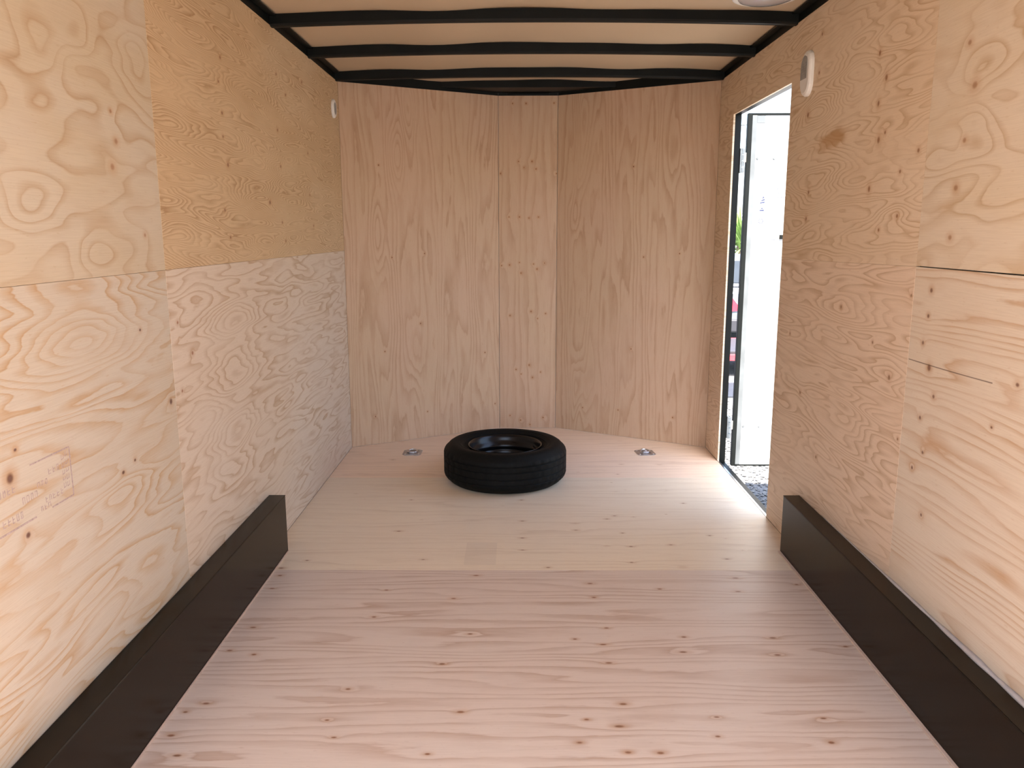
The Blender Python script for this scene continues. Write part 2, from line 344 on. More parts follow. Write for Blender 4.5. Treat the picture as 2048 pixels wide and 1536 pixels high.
# faded stamp printed on the near lower sheet (frame lines and worn strokes)
def stamp():
    bm = bmesh.new(); X = -HW + 0.0004
    def bar(y0, z0, y1, z1, w):
        d = Vector((0, y1 - y0, z1 - z0)); n = Vector((0, -d.z, d.y)).normalized() * w / 2
        a = Vector((X, y0, z0)); b = Vector((X, y1, z1))
        lo = [a - n, b - n, b + n, a + n]; va = [bm.verts.new(p) for p in lo]; vb = [bm.verts.new(p + Vector((-.0003, 0, 0))) for p in lo]
        bm.faces.new(va); bm.faces.new(vb[::-1])
        for i in range(4): j = (i + 1) % 4; bm.faces.new((va[i], vb[i], vb[j], va[j]))
    bar(1.636, .833, 1.787, .833, .0030); bar(1.787, .833, 1.787, .717, .0040); bar(1.700, .7175, 1.787, .7175, .0032); bar(1.500, .7165, 1.640, .7165, .0036)
    r = random.Random(5)
    rows = [(1.772, .745, .825), (1.757, .745, .825)]
    for yc, z0, z1 in rows:
        z = z0
        while z < z1:
            h = r.uniform(.007, .013)
            bar(yc - .005, z, yc + .005, z + h * .2, .0018); bar(yc - .005, z, yc - .004, z + h, .0016); bar(yc + .004, z + h * .3, yc + .004, z + h, .0016)
            z += h + .006
    for (ya, yb, z, hh) in [(1.70, 1.745, .800, .012), (1.68, 1.745, .742, .012), (1.66, 1.70, .727, .010), (1.60, 1.65, .765, .014), (1.53, 1.60, .738, .014), (1.51, 1.58, .800, .013), (1.655, 1.69, .782, .010)]:
        y = ya
        while y < yb:
            w = r.uniform(.008, .012); k = r.random()
            bar(y, z - hh / 2, y, z + hh / 2, .0018); bar(y, z + (hh / 2 if k > .5 else 0), y + w * .7, z + hh / 2 * (1 if k > .3 else .2), .0016)
            if k > .4: bar(y + w * .7, z - hh / 2, y + w * .7, z + hh / 2, .0016)
            if k < .7: bar(y, z - hh / 2, y + w * .7, z - hh / 2, .0016)
            y += w + .005
    o = from_bm('grade_stamp', bm, M_INK, pnl); o['label'] = 'faded grey stamp print'
stamp()

# ---- right wall with the side door opening
wr_ = skin_side('wall_right', 1, [(REAR, JR, -.12, H + .12), (JF + .05, D + .02, -.12, H + .12), (JR, JF + .05, HD + .01, H + .12), (JR, JF + .05, -.12, -.03)]); tag(wr_, kind='structure')
SR = 2.387
RK_up_far = [(3.281,2.059,.008,1.1),(2.75,1.881,.011,.9),(2.688,1.795,.012,.9),(2.732,1.723,.011,.9),(2.71,1.607,.013,.9),(3.385,1.777,.012,1.1),(2.753,1.455,.012,.9),(3.322,1.471,.010,1.0),(3.331,1.367,.010,1.0),(2.54,1.496,.007,1.1),(2.535,1.363,.008,1.1),(2.656,1.321,.007,1.1),(2.666,1.625,.007,1.1),(2.435,1.548,.008,1.1),(3.29,1.92,.008,1.0)]
RK_up_near = [(2.166,1.683,.011,1.3),(2.21,1.795,.008,1.3),(2.19,1.55,.008,1.2),(2.21,1.43,.009,1.3),(2.215,1.30,.008,1.3)]
RK_low_near = [(2.259,0.937,.011,1.0),(2.306,1.002,.007,1.0),(2.286,1.153,.008,1.1),(2.22,0.861,.007,1.1),(2.283,0.786,.007,1.1),(2.25,0.691,.006,1.1),(2.302,0.63,.007,1.1),(1.853,0.964,.006,1.4),(1.935,0.842,.004,1.4),(2.225,0.511,.006,1.2),(2.29,1.08,.007,1.1)]
RK_low_far = [(2.912,1.049,.008,1.0),(3.436,0.888,.007,1.0),(3.269,0.663,.009,1.0),(2.496,0.866,.010,1.0),(2.633,0.958,.006,1.0),(2.40,1.13,.006,1.0),(2.405,.69,.005,1.0),(3.05,.45,.008,1.0)]
rm1 = ply('right_upper_far', 24.0, K=14, su=1.25, circ=.46, rad=.55, slope=3, light=(.72,.585,.435), alt=(.705,.56,.405), line=(.47,.305,.16), lw=.24, lstr=.82, jag=.16, knots=RK_up_far, eyes=[(3.282,1.783,.25,.08,5),(3.332,1.526,.26,.10,6),(2.568,1.361,.10,.046,2.5),(2.909,1.907,.16,.08,-3.5),(2.88,1.305,.17,.052,3)], knotcol=(.25,.11,.045), stain=(3.12,1.655,.075,(.40,.21,.07)))
rm2 = ply('right_upper_near', 22.0, K=6.5, su=1.6, circ=.7, rad=.55, slope=2, light=(.68,.58,.45), alt=(.665,.555,.41), line=(.48,.325,.18), lw=.20, lstr=.75, jag=.12, knots=RK_up_near, eyes=[(2.139,1.567,.08,.062,2.5),(2.298,1.508,.10,.05,2),(2.108,1.732,.13,.048,2)], knotcol=(.36,.20,.11), blotch=3.0)
rm3 = ply('right_lower_far', 23.0, K=14, su=.95, circ=.46, rad=.55, slope=6, light=(.735,.585,.445), alt=(.72,.565,.425), line=(.48,.315,.185), lw=.26, lstr=.80, jag=.2, knots=RK_low_far, eyes=[(2.501,.873,.13,.065,3),(3.393,.693,.15,.05,3),(2.822,.663,.17,.07,4),(3.136,.688,.13,.049,3),(2.878,1.059,.17,.05,3),(3.355,1.12,.17,.06,3)], knotcol=(.24,.12,.06))
rm4 = ply('right_lower_near', 21.0, K=9, su=.40, circ=.66, rad=.5, slope=26, light=(.68,.585,.465), alt=(.67,.565,.44), line=(.50,.315,.18), lw=.22, lstr=.85, jag=.2, knots=RK_low_near, knotcol=(.16,.07,.045), cracks=[(2.381,.943,1.951,.950,.0022)])
zf, zs = 1.196, 1.216   # the joint rises slightly towards the rear
panel('plywood_panel', [[(SR, zs), (JR, zf + .003), (JR, HD), (SR, HD)], [(SR, HD), (JR, HD), (JR, H), (SR, H)], [(JR, HD), (JF, HD), (JF, H), (JR, H)], [(JF, HD), (D, HD), (D, H), (JF, H)], [(JF, zf + .001), (D, zf + .001), (D, HD), (JF, HD)]], 'x', rm1, wr_, side=1, bev=0, uvf=suv)
panel('plywood_panel', [[(REAR, 1.2205), (SR - G, 1.2178), (SR - G, H), (REAR, H)]], 'x', rm2, wr_, side=1, uvf=suv)
panel('plywood_panel', [[(SR, .001), (JR, .001), (JR, zf + .0026), (SR, zs - .0004)]], 'x', rm3, wr_, side=1, uvf=suv)
panel('plywood_panel', [[(JF, .001), (D, .001), (D, zf + .0006), (JF, zf + .0006)]], 'x', rm3, wr_, side=1, uvf=suv)
panel('plywood_panel', [[(REAR, .001), (SR - G, .001), (SR - G, 1.2150), (REAR, 1.2145)]], 'x', rm4, wr_, side=1, uvf=suv)
boxo('stud', (HW + .0105, SK - .003, 1.2, SR, 1.19, 1.24), M_SUB, wr_)

# ---- V nose front wall
def vpanel(name, a, b, mat, parent, off, grain_u0=0.0, z0=.001, z1=H, thick=.010):
    A = Vector((a[0], a[1], 0)); B = Vector((b[0], b[1], 0)); d = (B - A).normalized(); n = Vector((-d.y, d.x, 0))
    if n.y < 0: n = -n
    bm = bmesh.new(); L = (B - A).length; lay = None
    q = [A + d * .0012, B - d * .0012]
    vs_ = []
    for p in (q[0], q[1], q[1] + n * thick, q[0] + n * thick):
        vs_.append((bm.verts.new((p.x, p.y, z0)), bm.verts.new((p.x, p.y, z1))))
    bm.faces.new([v[0] for v in vs_]); bm.faces.new([v[1] for v in vs_][::-1])
    for i in range(4): j = (i + 1) % 4; bm.faces.new((vs_[i][0], vs_[i][1], vs_[j][1], vs_[j][0]))
    lay = bm.loops.layers.uv.new('UVMap')
    for f in bm.faces:
        for l in f.loops: l[lay].uv = (l.vert.co.z, (l.vert.co - A).dot(d) + off)
    return from_bm(name, bm, mat, parent)
bm = bmesh.new()
for (a, b) in [((-SK, D), (-WC - .02, D + V + .045)), ((-WC - .02, D + V + .045), (WC + .02, D + V + .045)), ((WC + .02, D + V + .045), (SK, D))]:
    prism(bm, [(a[0], a[1]), (b[0], b[1]), (b[0], b[1] + .004), (a[0], a[1] + .004)], 'z', -.12, H + .14)
wf_ = from_bm('wall_front', bm, M_SKIN); tag(wf_, kind='structure')
def along(pts, a):
    return [(z, math.hypot(x - a[0], y - a[1]), rk.uniform(.0040, .0055), 1.15) for x, y, z in pts]
KL = along([(-0.65,5.104,1.186),(-0.839,4.999,1.165),(-0.898,4.965,1.712),(-0.895,4.967,0.586),(-0.683,5.086,0.748),(-0.961,4.93,0.179),(-0.653,5.103,0.172),(-0.221,5.345,0.173),(-0.285,5.309,0.529)], (-HW, D))
KR = along([(0.645,5.107,1.711),(0.716,5.068,1.163),(0.916,4.955,1.187),(0.657,5.1,0.582),(0.367,5.263,0.163),(0.588,5.139,0.174),(0.91,4.959,0.165)], (WC, D + V))
CK = [(-0.099,2.121),(-0.013,2.121),(0.165,2.123),(-0.061,1.764),(0.026,1.764),(-0.025,1.726),(0.052,1.717),(-0.177,1.689),(0.184,1.688),(-0.123,1.414),(-0.055,1.414),(0.007,1.407),(0.069,1.413),(-0.173,1.1),(-0.12,1.104),(-0.055,1.12),(0.038,1.11),(0.11,1.116),(0.061,1.077),(-0.045,1.051),(0.022,0.797),(0.066,0.75),(0.119,0.783),(-0.118,0.77),(0.01,0.435),(-0.078,0.405),(-0.044,0.374),(0.087,0.387),(0.033,0.35),(-0.119,0.086),(-0.048,0.054),(0.106,0.072),(0.017,0.023)]
KC = [(z, x + WC, rk.uniform(.0045, .0068), 1.1) for x, z in CK]
vl = dict(light=(.53,.365,.255), alt=(.525,.37,.25), line=(.36,.205,.115), lw=.26, rough=.6, spec=.25)
vm1 = ply('front_sheet_left', 31.0, K=8, su=.55, circ=.55, rad=.5, slope=16, lstr=.62, jag=.4, knots=KL, eyes=[(1.787,.35,.16,.045,3),(2.06,.44,.14,.04,-2.5),(1.301,.22,.2,.05,3),(.581,.43,.2,.05,3)], knotcol=(.15,.04,.015), **vl)
vm2 = ply('front_sheet_centre', 32.0, K=4, su=.6, circ=.5, rad=.5, slope=18, lstr=.5, jag=.3, knots=KC, knotcol=(.24,.09,.03), **vl)
vm3 = ply('front_sheet_right', 33.0, K=8, su=.55, circ=.55, rad=.5, slope=16, lstr=.62, jag=.4, knots=KR, eyes=[(2.013,.18,.22,.05,3.5),(1.713,.16,.15,.04,2.5),(1.424,.13,.12,.035,2.5),(1.796,.78,.2,.05,3),(.315,.18,.16,.06,3)], knotcol=(.15,.04,.015), **vl)
vpanel('plywood_panel', (-HW, D), (-WC, D + V), vm1, wf_, 0.0)
vpanel('plywood_panel', (-WC, D + V), (WC, D + V), vm2, wf_, 0.0)
vpanel('plywood_panel', (WC, D + V), (HW, D), vm3, wf_, 0.0)

# ---- ceiling: thin slightly bowed roof sheet, black roof bows, top rails, V header
def halfw(y): return SK if y <= D else max(.24, SK - (SK - WC - .02) * (y - D) / V)
def arch(x): return .018 * (1 - (x / HW) ** 2)
BOWS = [3.59 - .612 * k for k in range(5, 0, -1)] + [3.59, 4.202, 4.812]
def ceil_z(x, y):
    w = .006 * math.cos(x * 7.0) + .004 * math.cos(x * 11 + y * 2.0)
    e = max(0.0, 1 - (abs(x) / HW) ** 6)
    return H + .0385 + arch(x) + .004 + w * e * .7
bm = bmesh.new(); ys = [REAR + (D + V + .04 - REAR) * i / 60 for i in range(61)]; rows = []
for y in ys:
    hw = halfw(y); rows.append([bm.verts.new((hw * (i / 16 - 1), y, ceil_z(hw * (i / 16 - 1), y))) for i in range(33)])
for a, b in zip(rows, rows[1:]):
    for i in range(32): bm.faces.new((a[i], a[i + 1], b[i + 1], b[i]))
r_ = bmesh.ops.extrude_face_region(bm, geom=list(bm.faces))
bmesh.ops.translate(bm, verts=[v for v in r_['geom'] if isinstance(v, bmesh.types.BMVert)], vec=(0, 0, .012))
ceiling = from_bm('ceiling', bm, M_ROOF, None, True); tag(ceiling, kind='structure')
def roof_bow(y):
    bm = bmesh.new(); sec = [(-.021, .044), (-.021, .010), (-.016, .002), (-.004, .0), (-.003, .0025), (.003, .0025), (.004, .0), (.016, .002), (.021, .010), (.021, .044)]
    rings = []
    for i in range(25):
        x = -HW + 2 * HW * i / 24
        rings.append([bm.verts.new((x, y + a, H - .006 + arch(x) + b + (.006 if b > .03 else 0))) for a, b in sec])
    for a, b in zip(rings, rings[1:]):
        for k in range(len(sec)): j = (k + 1) % len(sec); bm.faces.new((a[k], a[j], b[j], b[k]))
    bm.faces.new(rings[0]); bm.faces.new(rings[-1][::-1])
    return from_bm('roof_bow', bm, M_BLACK, ceiling)
for y in BOWS: roof_bow(y)
for s in (-1, 1):
    boxo('top_rail', (min(s * (HW + .002), s * (SK - .004)), max(s * (HW + .002), s * (SK - .004)), REAR, D, H + .0005, H + .040), M_BLACK, ceiling, .003)
    boxo('rail_flange', (min(s * (HW - .030), s * (HW + .0015)), max(s * (HW - .030), s * (HW + .0015)), REAR, D, H + .034, H + .0375), M_BLACK, ceiling)
# header of the V nose
for (a, b) in [((-HW, D), (-WC, D + V)), ((WC, D + V), (HW, D))]:
    vpanel('header_plate', a, b, M_BLACK, wf_, 0, z0=H + .0005, z1=H + .105, thick=.02)
    m_ = ((a[0] + b[0]) / 2, (a[1] + b[1]) / 2)
bm = bmesh.new(); yb = D + V
YC = 5.17; hwc = HW - (HW - WC) * (YC - D) / V
prism(bm, [(-hwc, YC), (hwc, YC), (WC, yb - .001), (-WC, yb - .001)], 'z', H + .018, H + .075)
from_bm('nose_cap', bm, M_BLACK, wf_); bm = bmesh.new()
box(bm, -WC, -.135, yb, yb + .03, H + .0005, H + .105); box(bm, .135, WC, yb, yb + .03, H + .0005, H + .105)
box(bm, -.135, .135, yb + .022, yb + .03, H + .0005, H + .105); box(bm, -.135, .135, yb, yb + .022, H + .075, H + .105)
box(bm, -.130, .130, yb + .002, yb + .022, H + .0005, H + .016, .003)
from_bm('header_plate', bm, M_BLACK, wf_)
for s in (-1, 1):
    boxo('seam_strip', (s * WC - .002, s * WC + .002, yb - .003, yb + .002, H + .001, H + .07), M_SUB, wf_)

# ------------------------------------------------------------------ side door, frame and sill
bm = bmesh.new()
box(bm, HW + .0105, SK + .004, JF, JF + .05, -.03, HD + .03)
box(bm, HW + .0105, SK + .004, JR - .03, JR, -.03, HD + .03)
box(bm, HW + .0105, SK + .004, JR, JF, HD, HD + .03)
box(bm, HW + .0125, SK + .004, JR, JF, -.03, -.006)
tr = from_bm('trim_1', bm, M_BLACK); tag(tr, kind='structure')
sill = boxo('trim_2', (HW + .0005, HW + .012, JR + .001, JF - .001, -.03, .0012), M_ALU, None, .001); tag(sill, kind='structure')
DX0, DX1, DY = 1.176, 2.065, 4.528
door = boxo('door_1', (DX0 + .005, DX1 - .005, DY + .004, DY + .030, -.018, 1.938), M_WHITE); tag(door, kind='structure')
boxo('edge_trim', (DX0, DX0 + .022, DY, DY + .034, -.024, 1.944), M_BLACK, door, .002)
boxo('edge_trim', (DX1 - .022, DX1, DY, DY + .034, -.024, 1.944), M_BLACK, door, .002)
boxo('edge_trim', (DX0 + .022, DX1 - .022, DY, DY + .034, 1.932, 1.944), M_BLACK, door, .002)
boxo('edge_trim', (DX0 + .022, DX1 - .022, DY, DY + .034, -.024, -.014), M_BLACK, door, .002)
boxo('liner_strip', (DX0 + .0225, DX0 + .048, DY + .0005, DY + .004, -.0135, 1.9315), M_STRIP, door, .001)
boxo('corner_plate', (DX0 + .0485, DX0 + .092, DY + .002, DY + .0042, 1.893, 1.931), M_STRIP, door, .0005)
for z in (1.708, .213):
    for x in (1.235, 1.326):
        bm = bmesh.new(); cyl(bm, (x, DY + .006, z), (x, DY, z), .008, .006, 12); from_bm('bolt', bm, M_STRIP, door)
    # strap hinge between jamb and door
    bm = bmesh.new(); box(bm, SK + .004, SK + .014, JF - .01, JF + .045, z - .075, z + .055, .002)
    hg = from_bm('hinge', bm, M_HINGE, door)
    bm = bmesh.new()
    for k in range(4): cyl(bm, (SK + .018, JF - .004, z - .075 + .033 * k), (SK + .018, JF - .004, z - .046 + .033 * k), .010, None, 14)
    from_bm('knuckle', bm, M_HINGE, hg)
    boxo('leaf', (SK + .024, DX0 + .02, JF - .012, JF - .006, z - .02, z + .03), M_GREYP, hg, .001)
# latch plate partly behind the plywood edge
lt = boxo('latch_plate', (1.378, 1.47, DY - .008, DY + .0035, 1.277, 1.300), M_BLACK, door, .003)
boxo('latch_rod', (1.47, DX1 - .03, DY - .004, DY + .0035, 1.283, 1.293), M_BLACK, door, .002)
boxo('latch_case', (DX1 - .14, DX1 - .025, DY - .022, DY + .0035, 1.235, 1.345), M_BLACK, door, .006)
boxo('latch_bar', (1.33, 1.372, DY + .001, DY + .0045, 1.2755, 1.2785), M_GREYP, door)
# printed pictograms on the door: drop, wedge, ring
def flat(name, loops, mat, parent, yy, t=.0006):
    bm = bmesh.new()
    for pts in loops: prism(bm, pts, 'y', yy, yy + t)
    return from_bm(name, bm, mat, parent)
yy = DY + .0034
flat('pictogram', [[(1.263, 1.468), (1.288, 1.472), (1.289, 1.480), (1.263, 1.475)], [(1.266, 1.480), (1.290, 1.486), (1.286, 1.494), (1.270, 1.487)], [(1.272, 1.492), (1.285, 1.499), (1.280, 1.511)]], M_DECAL, door, yy)
flat('pictogram', [[(1.262, 1.428), (1.288, 1.428), (1.285, 1.437), (1.262, 1.434)], [(1.268, 1.437), (1.280, 1.439), (1.276, 1.450)]], M_DECAL, door, yy)
def ringpolys(cx, cz, r, w, n=14):
    out = []
    for i in range(n):
        a, b = 2 * PI * i / n, 2 * PI * (i + .86) / n
        out.append([(cx + r * math.cos(a), cz + r * math.sin(a)), (cx + r * math.cos(b), cz + r * math.sin(b)), (cx + (r - w) * math.cos(b), cz + (r - w) * math.sin(b)), (cx + (r - w) * math.cos(a), cz + (r - w) * math.sin(a))])
    return out
flat('pictogram', ringpolys(1.272, 1.374, .014, .0035) + [[(1.267, 1.372), (1.277, 1.377), (1.277, 1.380), (1.267, 1.375)]], M_DECAL, door, yy)
rr = random.Random(2); ls = []
for z, x0, x1 in [(1.545, 1.29, 1.42), (1.500, 1.33, 1.42), (1.522, 1.36, 1.42)]:
    x = x0
    while x < x1:
        w = rr.uniform(.003, .006)
        if rr.random() < .62: ls.append([(x, z), (x + w, z), (x + w, z + rr.uniform(.003, .007)), (x, z + .003)])
        x += w + rr.uniform(.003, .006)
flat('small_print', ls, M_DECAL, door, yy)

# ------------------------------------------------------------------ wheel well boxes
FD, FW, FH, FB = 3.19, .0685, .2464, .75
def well(s, label):
    e = empty('wheel_well_box', (s * (HW - FW / 2), (FD + FB) / 2, 0))
    def part(nm, d, mat, bev=0.0):
        x0, x1 = sorted((s * d[0], s * d[1])); o = boxo(nm, (x0, x1, d[2], d[3], d[4], d[5]), mat, None, bev)
        me = o.data
        for v in me.vertices: v.co -= e.location
        o.parent = e; return o
    g = .003 if s > 0 else .0015
    part('side_plate', (HW - FW, HW - FW + .004, FB, FD, .0005, FH - .0045), M_WELL, .001)
    part('top_plate', (HW - FW - .001, HW - g, FB, FD + .001, FH - .004, FH), M_WELL, .0012)
    part('end_plate', (HW - FW + .0042, HW - .0008, FD - .004, FD, .0005, FH - .0045), M_WELL)
    part('base_strip', (HW - FW - (.011 if s > 0 else .005), HW - FW - .0003, FB, FD - .004, .0005, .006), M_FLANGE, .001)
    tag(e, label, 'wheel well', 'wheel well boxes along the side walls'); return e
well(-1, 'long dark metal wheel well box against the left plywood wall')
wb = well(1, 'long dark metal wheel well box along the right wall, ending near the side doorway')
# wavy sealant between the right box and the plywood
bm = bmesh.new(); rows = []
for i in range(60):
    y = FB + (2.95 - FB) * i / 59; k = min(1, max(0.02, (2.8 - y) / 1.1)); w = k * (1 + .22 * math.sin(y * 17) + .15 * math.sin(y * 41))
    rows.append([bm.verts.new((HW - .0006, y, FH + .001 + w * .010)), bm.verts.new((HW - .0025 - w * .005, y, FH + .0008 + .003 * w)), bm.verts.new((HW - .0035 - w * .008, y, FH + .0003)), bm.verts.new((HW - .0006, y, FH - .002))])
for a, b in zip(rows, rows[1:]):
    for k in range(4): j = (k + 1) % 4; bm.faces.new((a[k], a[j], b[j], b[k]))
bm.faces.new(rows[0]); bm.faces.new(rows[-1][::-1])
bmesh.ops.translate(bm, verts=bm.verts, vec=-wb.location)
from_bm('sealant_bead', bm, M_SEAL, wb, True)['label'] = 'pale sealant bead'

# ------------------------------------------------------------------ spare wheel lying flat
sw = empty('spare_wheel', (-.135, 4.215, 0), .3)
tag(sw, 'black spare tyre on a steel rim lying flat on the plywood floor', 'wheel')
R = .331; T = .212
half = [(.196, .036), (.204, .030), (.212, .026), (.236, .010), (.258, .0035), (.276, .002), (.292, .006), (.304, .014), (.313, .024), (.322, .032)]
tread = []
gro = [.058, .088, .124, .154]
z = .036
prof = list(half) + [(.327, .040)]
for g in gro:
    prof += [(.3305, g - .0052), (.3305, g - .0040), (.3225, g - .0032), (.3225, g + .0032), (.3305, g + .0040), (.3305, g + .0052)]
prof += [(.327, T - .040)] + [(r, T - zz) for r, zz in half[::-1]]
prof += [(.190, T - .045), (.190, .045)]
def tmod(k, i, r, zz):
    m = 0.0
    if r > .325:
        if zz < .056 or zz > T - .056: m = -.004 if i % 5 == 0 else 0
        elif .09 < zz < .122: m = -.003 if (i + 2) % 6 == 0 else 0
        else: m = -.003 if (i + int(zz * 60)) % 5 == 0 else 0
    return m
bm = bmesh.new(); lathe(bm, prof, 200, tmod, True); tire = from_bm('tire', bm, M_RUBBER, sw, True)
for nm, r_in, z_ in (('sidewall_rib', .248, T - .0055), ('sidewall_rib', .224, T - .0165)):
    bm = bmesh.new(); lathe(bm, [(r_in - .003, z_ - .004), (r_in - .0015, z_ + .0012), (r_in + .0015, z_ + .0008), (r_in + .003, z_ - .004)], 96, None, True); from_bm(nm, bm, M_RUBBER, tire, True)
bm = bmesh.new()
rp = [(.199, T - .024), (.1995, T - .0195), (.197, T - .017), (.192, T - .020), (.188, T - .032), (.184, T - .042), (.182, T - .052), (.178, T - .056), (.172, T - .066), (.168, T - .072), (.166, T - .088), (.168, T - .092), (.166, T - .100), (.162, T - .104), (.164, T - .126), (.160, T - .140), (.150, T - .152), (.132, T - .155), (.118, T - .148), (.100, T - .144), (.070, T - .148), (.052, T - .152), (.042, T - .152), (.041, T - .158), (.060, T - .160), (.110, T - .158), (.158, T - .162), (.164, .052), (.184, .036), (.199, .026), (.1995, .030), (.190, .046), (.171, .070), (.171, T - .080), (.190, T - .044)]
lathe(bm, rp, 96, None, True); rim = from_bm('wheel_rim', bm, M_RIM, sw, True)
for k in range(5):
    a = 2 * PI * k / 5; bm = bmesh.new(); cyl(bm, (.084 * math.cos(a), .084 * math.sin(a), T - .150), (.084 * math.cos(a), .084 * math.sin(a), T - .1435), .011, .0095, 14); from_bm('lug_seat', bm, M_SUB, rim)
bm = bmesh.new(); cyl(bm, (.178, 0, T - .062), (.160, 0, T - .045), .0045, .0045, 10); from_bm('valve_stem', bm, M_RUBBER, sw)

# ------------------------------------------------------------------ recessed floor tie-downs
def tie(x, y, label, rz):
    e = empty('floor_tie_down', (x, y, 0), rz)
    bm = bmesh.new(); w, l, c = .056, .063, .018
    pts = [(-w, -l + c), (-w + c, -l), (w - c, -l), (w, -l + c), (w, l - c), (w - c, l), (-w + c, l), (-w, l - c)]
    inn = [(p[0] * .58, p[1] * .60) for p in pts]
    A = [bm.verts.new((*p, .0005)) for p in pts]; B = [bm.verts.new((*p, .0028)) for p in pts]; Cc = [bm.verts.new((*p, .0042)) for p in inn]; Dd = [bm.verts.new((p[0] * .92, p[1] * .92, .0012)) for p in inn]
    bm.faces.new(A[::-1]); bm.faces.new(Dd)
    for q, r in ((A, B), (B, Cc), (Cc, Dd)):
        for i in range(8): j = (i + 1) % 8; bm.faces.new((q[i], q[j], r[j], r[i]))
    from_bm('plate', bm, M_ZINC, e)
    bm = bmesh.new(); seg = 20; ringp = [(.027 * math.cos(t), .030 * math.sin(t) * (1 if math.sin(t) > 0 else .75)) for t in [2 * PI * i / seg for i in range(seg)]]
    for i in range(seg):
        a, b = ringp[i], ringp[(i + 1) % seg]; cyl(bm, (a[0], a[1], .0085 + .006 * max(0, a[1]) / .03), (b[0], b[1], .0085 + .006 * max(0, b[1]) / .03), .0052, None, 8, False)
    from_bm('ring', bm, M_ALU, e, True)
    boxo('bracket', (-.018, .018, -.030, -.016, .0045, .0150), M_ZINC, e, .003)
    for sx in (-1, 1):
        for sy in (-1, 1):
            bm = bmesh.new(); cyl(bm, (sx * .040, sy * .042, .0022), (sx * .040, sy * .042, .0052), .006, .0045, 10); from_bm('screw', bm, M_ALU, e)
    tag(e, label, 'tie-down', 'floor tie-downs'); return e
tie(-.706, 4.727, 'zinc recessed ring tie-down in the floor left of the spare wheel', 0.0)
tie(.705, 4.727, 'zinc recessed ring tie-down in the floor right of the spare wheel', 0.1)

# ------------------------------------------------------------------ side wall vents
def stadium(w, h, n=12):
    r = w / 2; s = h / 2 - r
    return [(r * math.cos(t), s + r * math.sin(t)) for t in [PI * i / n for i in range(n + 1)]] + [(r * math.cos(t), -s + r * math.sin(t)) for t in [PI + PI * i / n for i in range(n + 1)]]
def vent(side, y, zc, w, h, depth, label, lean=0.0):
    e = empty('side_vent', (side * HW, y, zc))
    def Pp(p, d, sc=1.0): return (-side * d, p[0] * sc + lean * p[1], p[1] * sc)
    bm = bmesh.new(); o_ = stadium(w, h)
    lv = [(0.0005, 1.0), (depth * .45, 1.0), (depth * .8, .95), (depth, .84)]
    rg = [[bm.verts.new(Pp(p, d, sc)) for p in o_] for d, sc in lv]
    n = len(o_)
    for a, b in zip(rg, rg[1:]):
        for i in range(n): j = (i + 1) % n; bm.faces.new((a[i], a[j], b[j], b[i]))
    bm.faces.new(rg[0][::-1]); bm.faces.new(rg[-1])
    from_bm('housing', bm, M_PLASTIC, e, False)
    return e, Pp
e, Pp = vent(1, 3.400, 1.937, .107, .176, .020, 'x')
tag(e, 'white oblong plastic wall vent above the rear edge of the side doorway', 'vent', 'side wall vents')
def slab(name, pts, d0, d1, mat, e, Pp):
    bm = bmesh.new(); A = [bm.verts.new(Pp(p, d0)) for p in pts]; B = [bm.verts.new(Pp(p, d1)) for p in pts]; n = len(pts)
    bm.faces.new(A); bm.faces.new(B[::-1])
    for i in range(n): j = (i + 1) % n; bm.faces.new((A[i], A[j], B[j], B[i]))
    return from_bm(name, bm, mat, e)
gr = slab('grille', [(-.028, -.020), (.042, -.020), (.042, .030), (.036, .050), (.022, .064), (.004, .070), (-.020, .062), (-.028, .050)], .0201, .0212, M_GREYP, e, Pp)
for k in range(6): slab('louver', [(-.020, -.012 + .010 * k), (.032, -.012 + .010 * k), (.032, -.009 + .010 * k), (-.020, -.009 + .010 * k)], .0213, .0228, M_GREYP, gr, Pp)
e, Pp = vent(-1, 4.70, 1.997, .085, .102, .014, 'x')
tag(e, 'small white oval wall vent high on the left wall by the front corner', 'vent', 'side wall vents')
gr = slab('grille', stadium(.048, .066, 8), .0141, .0150, M_GREYP, e, Pp)
for k in range(4): slab('louver', [(-.016, -.018 + .011 * k), (.016, -.018 + .011 * k), (.016, -.014 + .011 * k), (-.016, -.014 + .011 * k)], .0151, .0165, M_GREYP, gr, Pp)

# ------------------------------------------------------------------ round dome fitting on the ceiling
dl = empty('ceiling_dome', (.90, 3.36, ceil_z(.90, 3.36)))
bm = bmesh.new(); lathe(bm, [(.0, -.0012), (.124, -.0012), (.129, -.005), (.127, -.008), (.121, -.010), (.114, -.009), (.0, -.008)], 48); bmesh.ops.remove_doubles(bm, verts=bm.verts, dist=1e-5)
from_bm('flange', bm, M_PLASTIC, dl, True)
M_LENS = simple('glossy_lens', (.42, .41, .42), 0.12, 0, 0.7, 5, .12)
bm = bmesh.new(); lathe(bm, [(.106, -.0095), (.101, -.015), (.086, -.020), (.062, -.023), (.032, -.0245), (.0, -.025)], 48); bmesh.ops.remove_doubles(bm, verts=bm.verts, dist=1e-5)
from_bm('dome', bm, M_LENS, dl, True)
tag(dl, 'round white plastic dome on the ceiling at the top edge of the picture', 'dome')

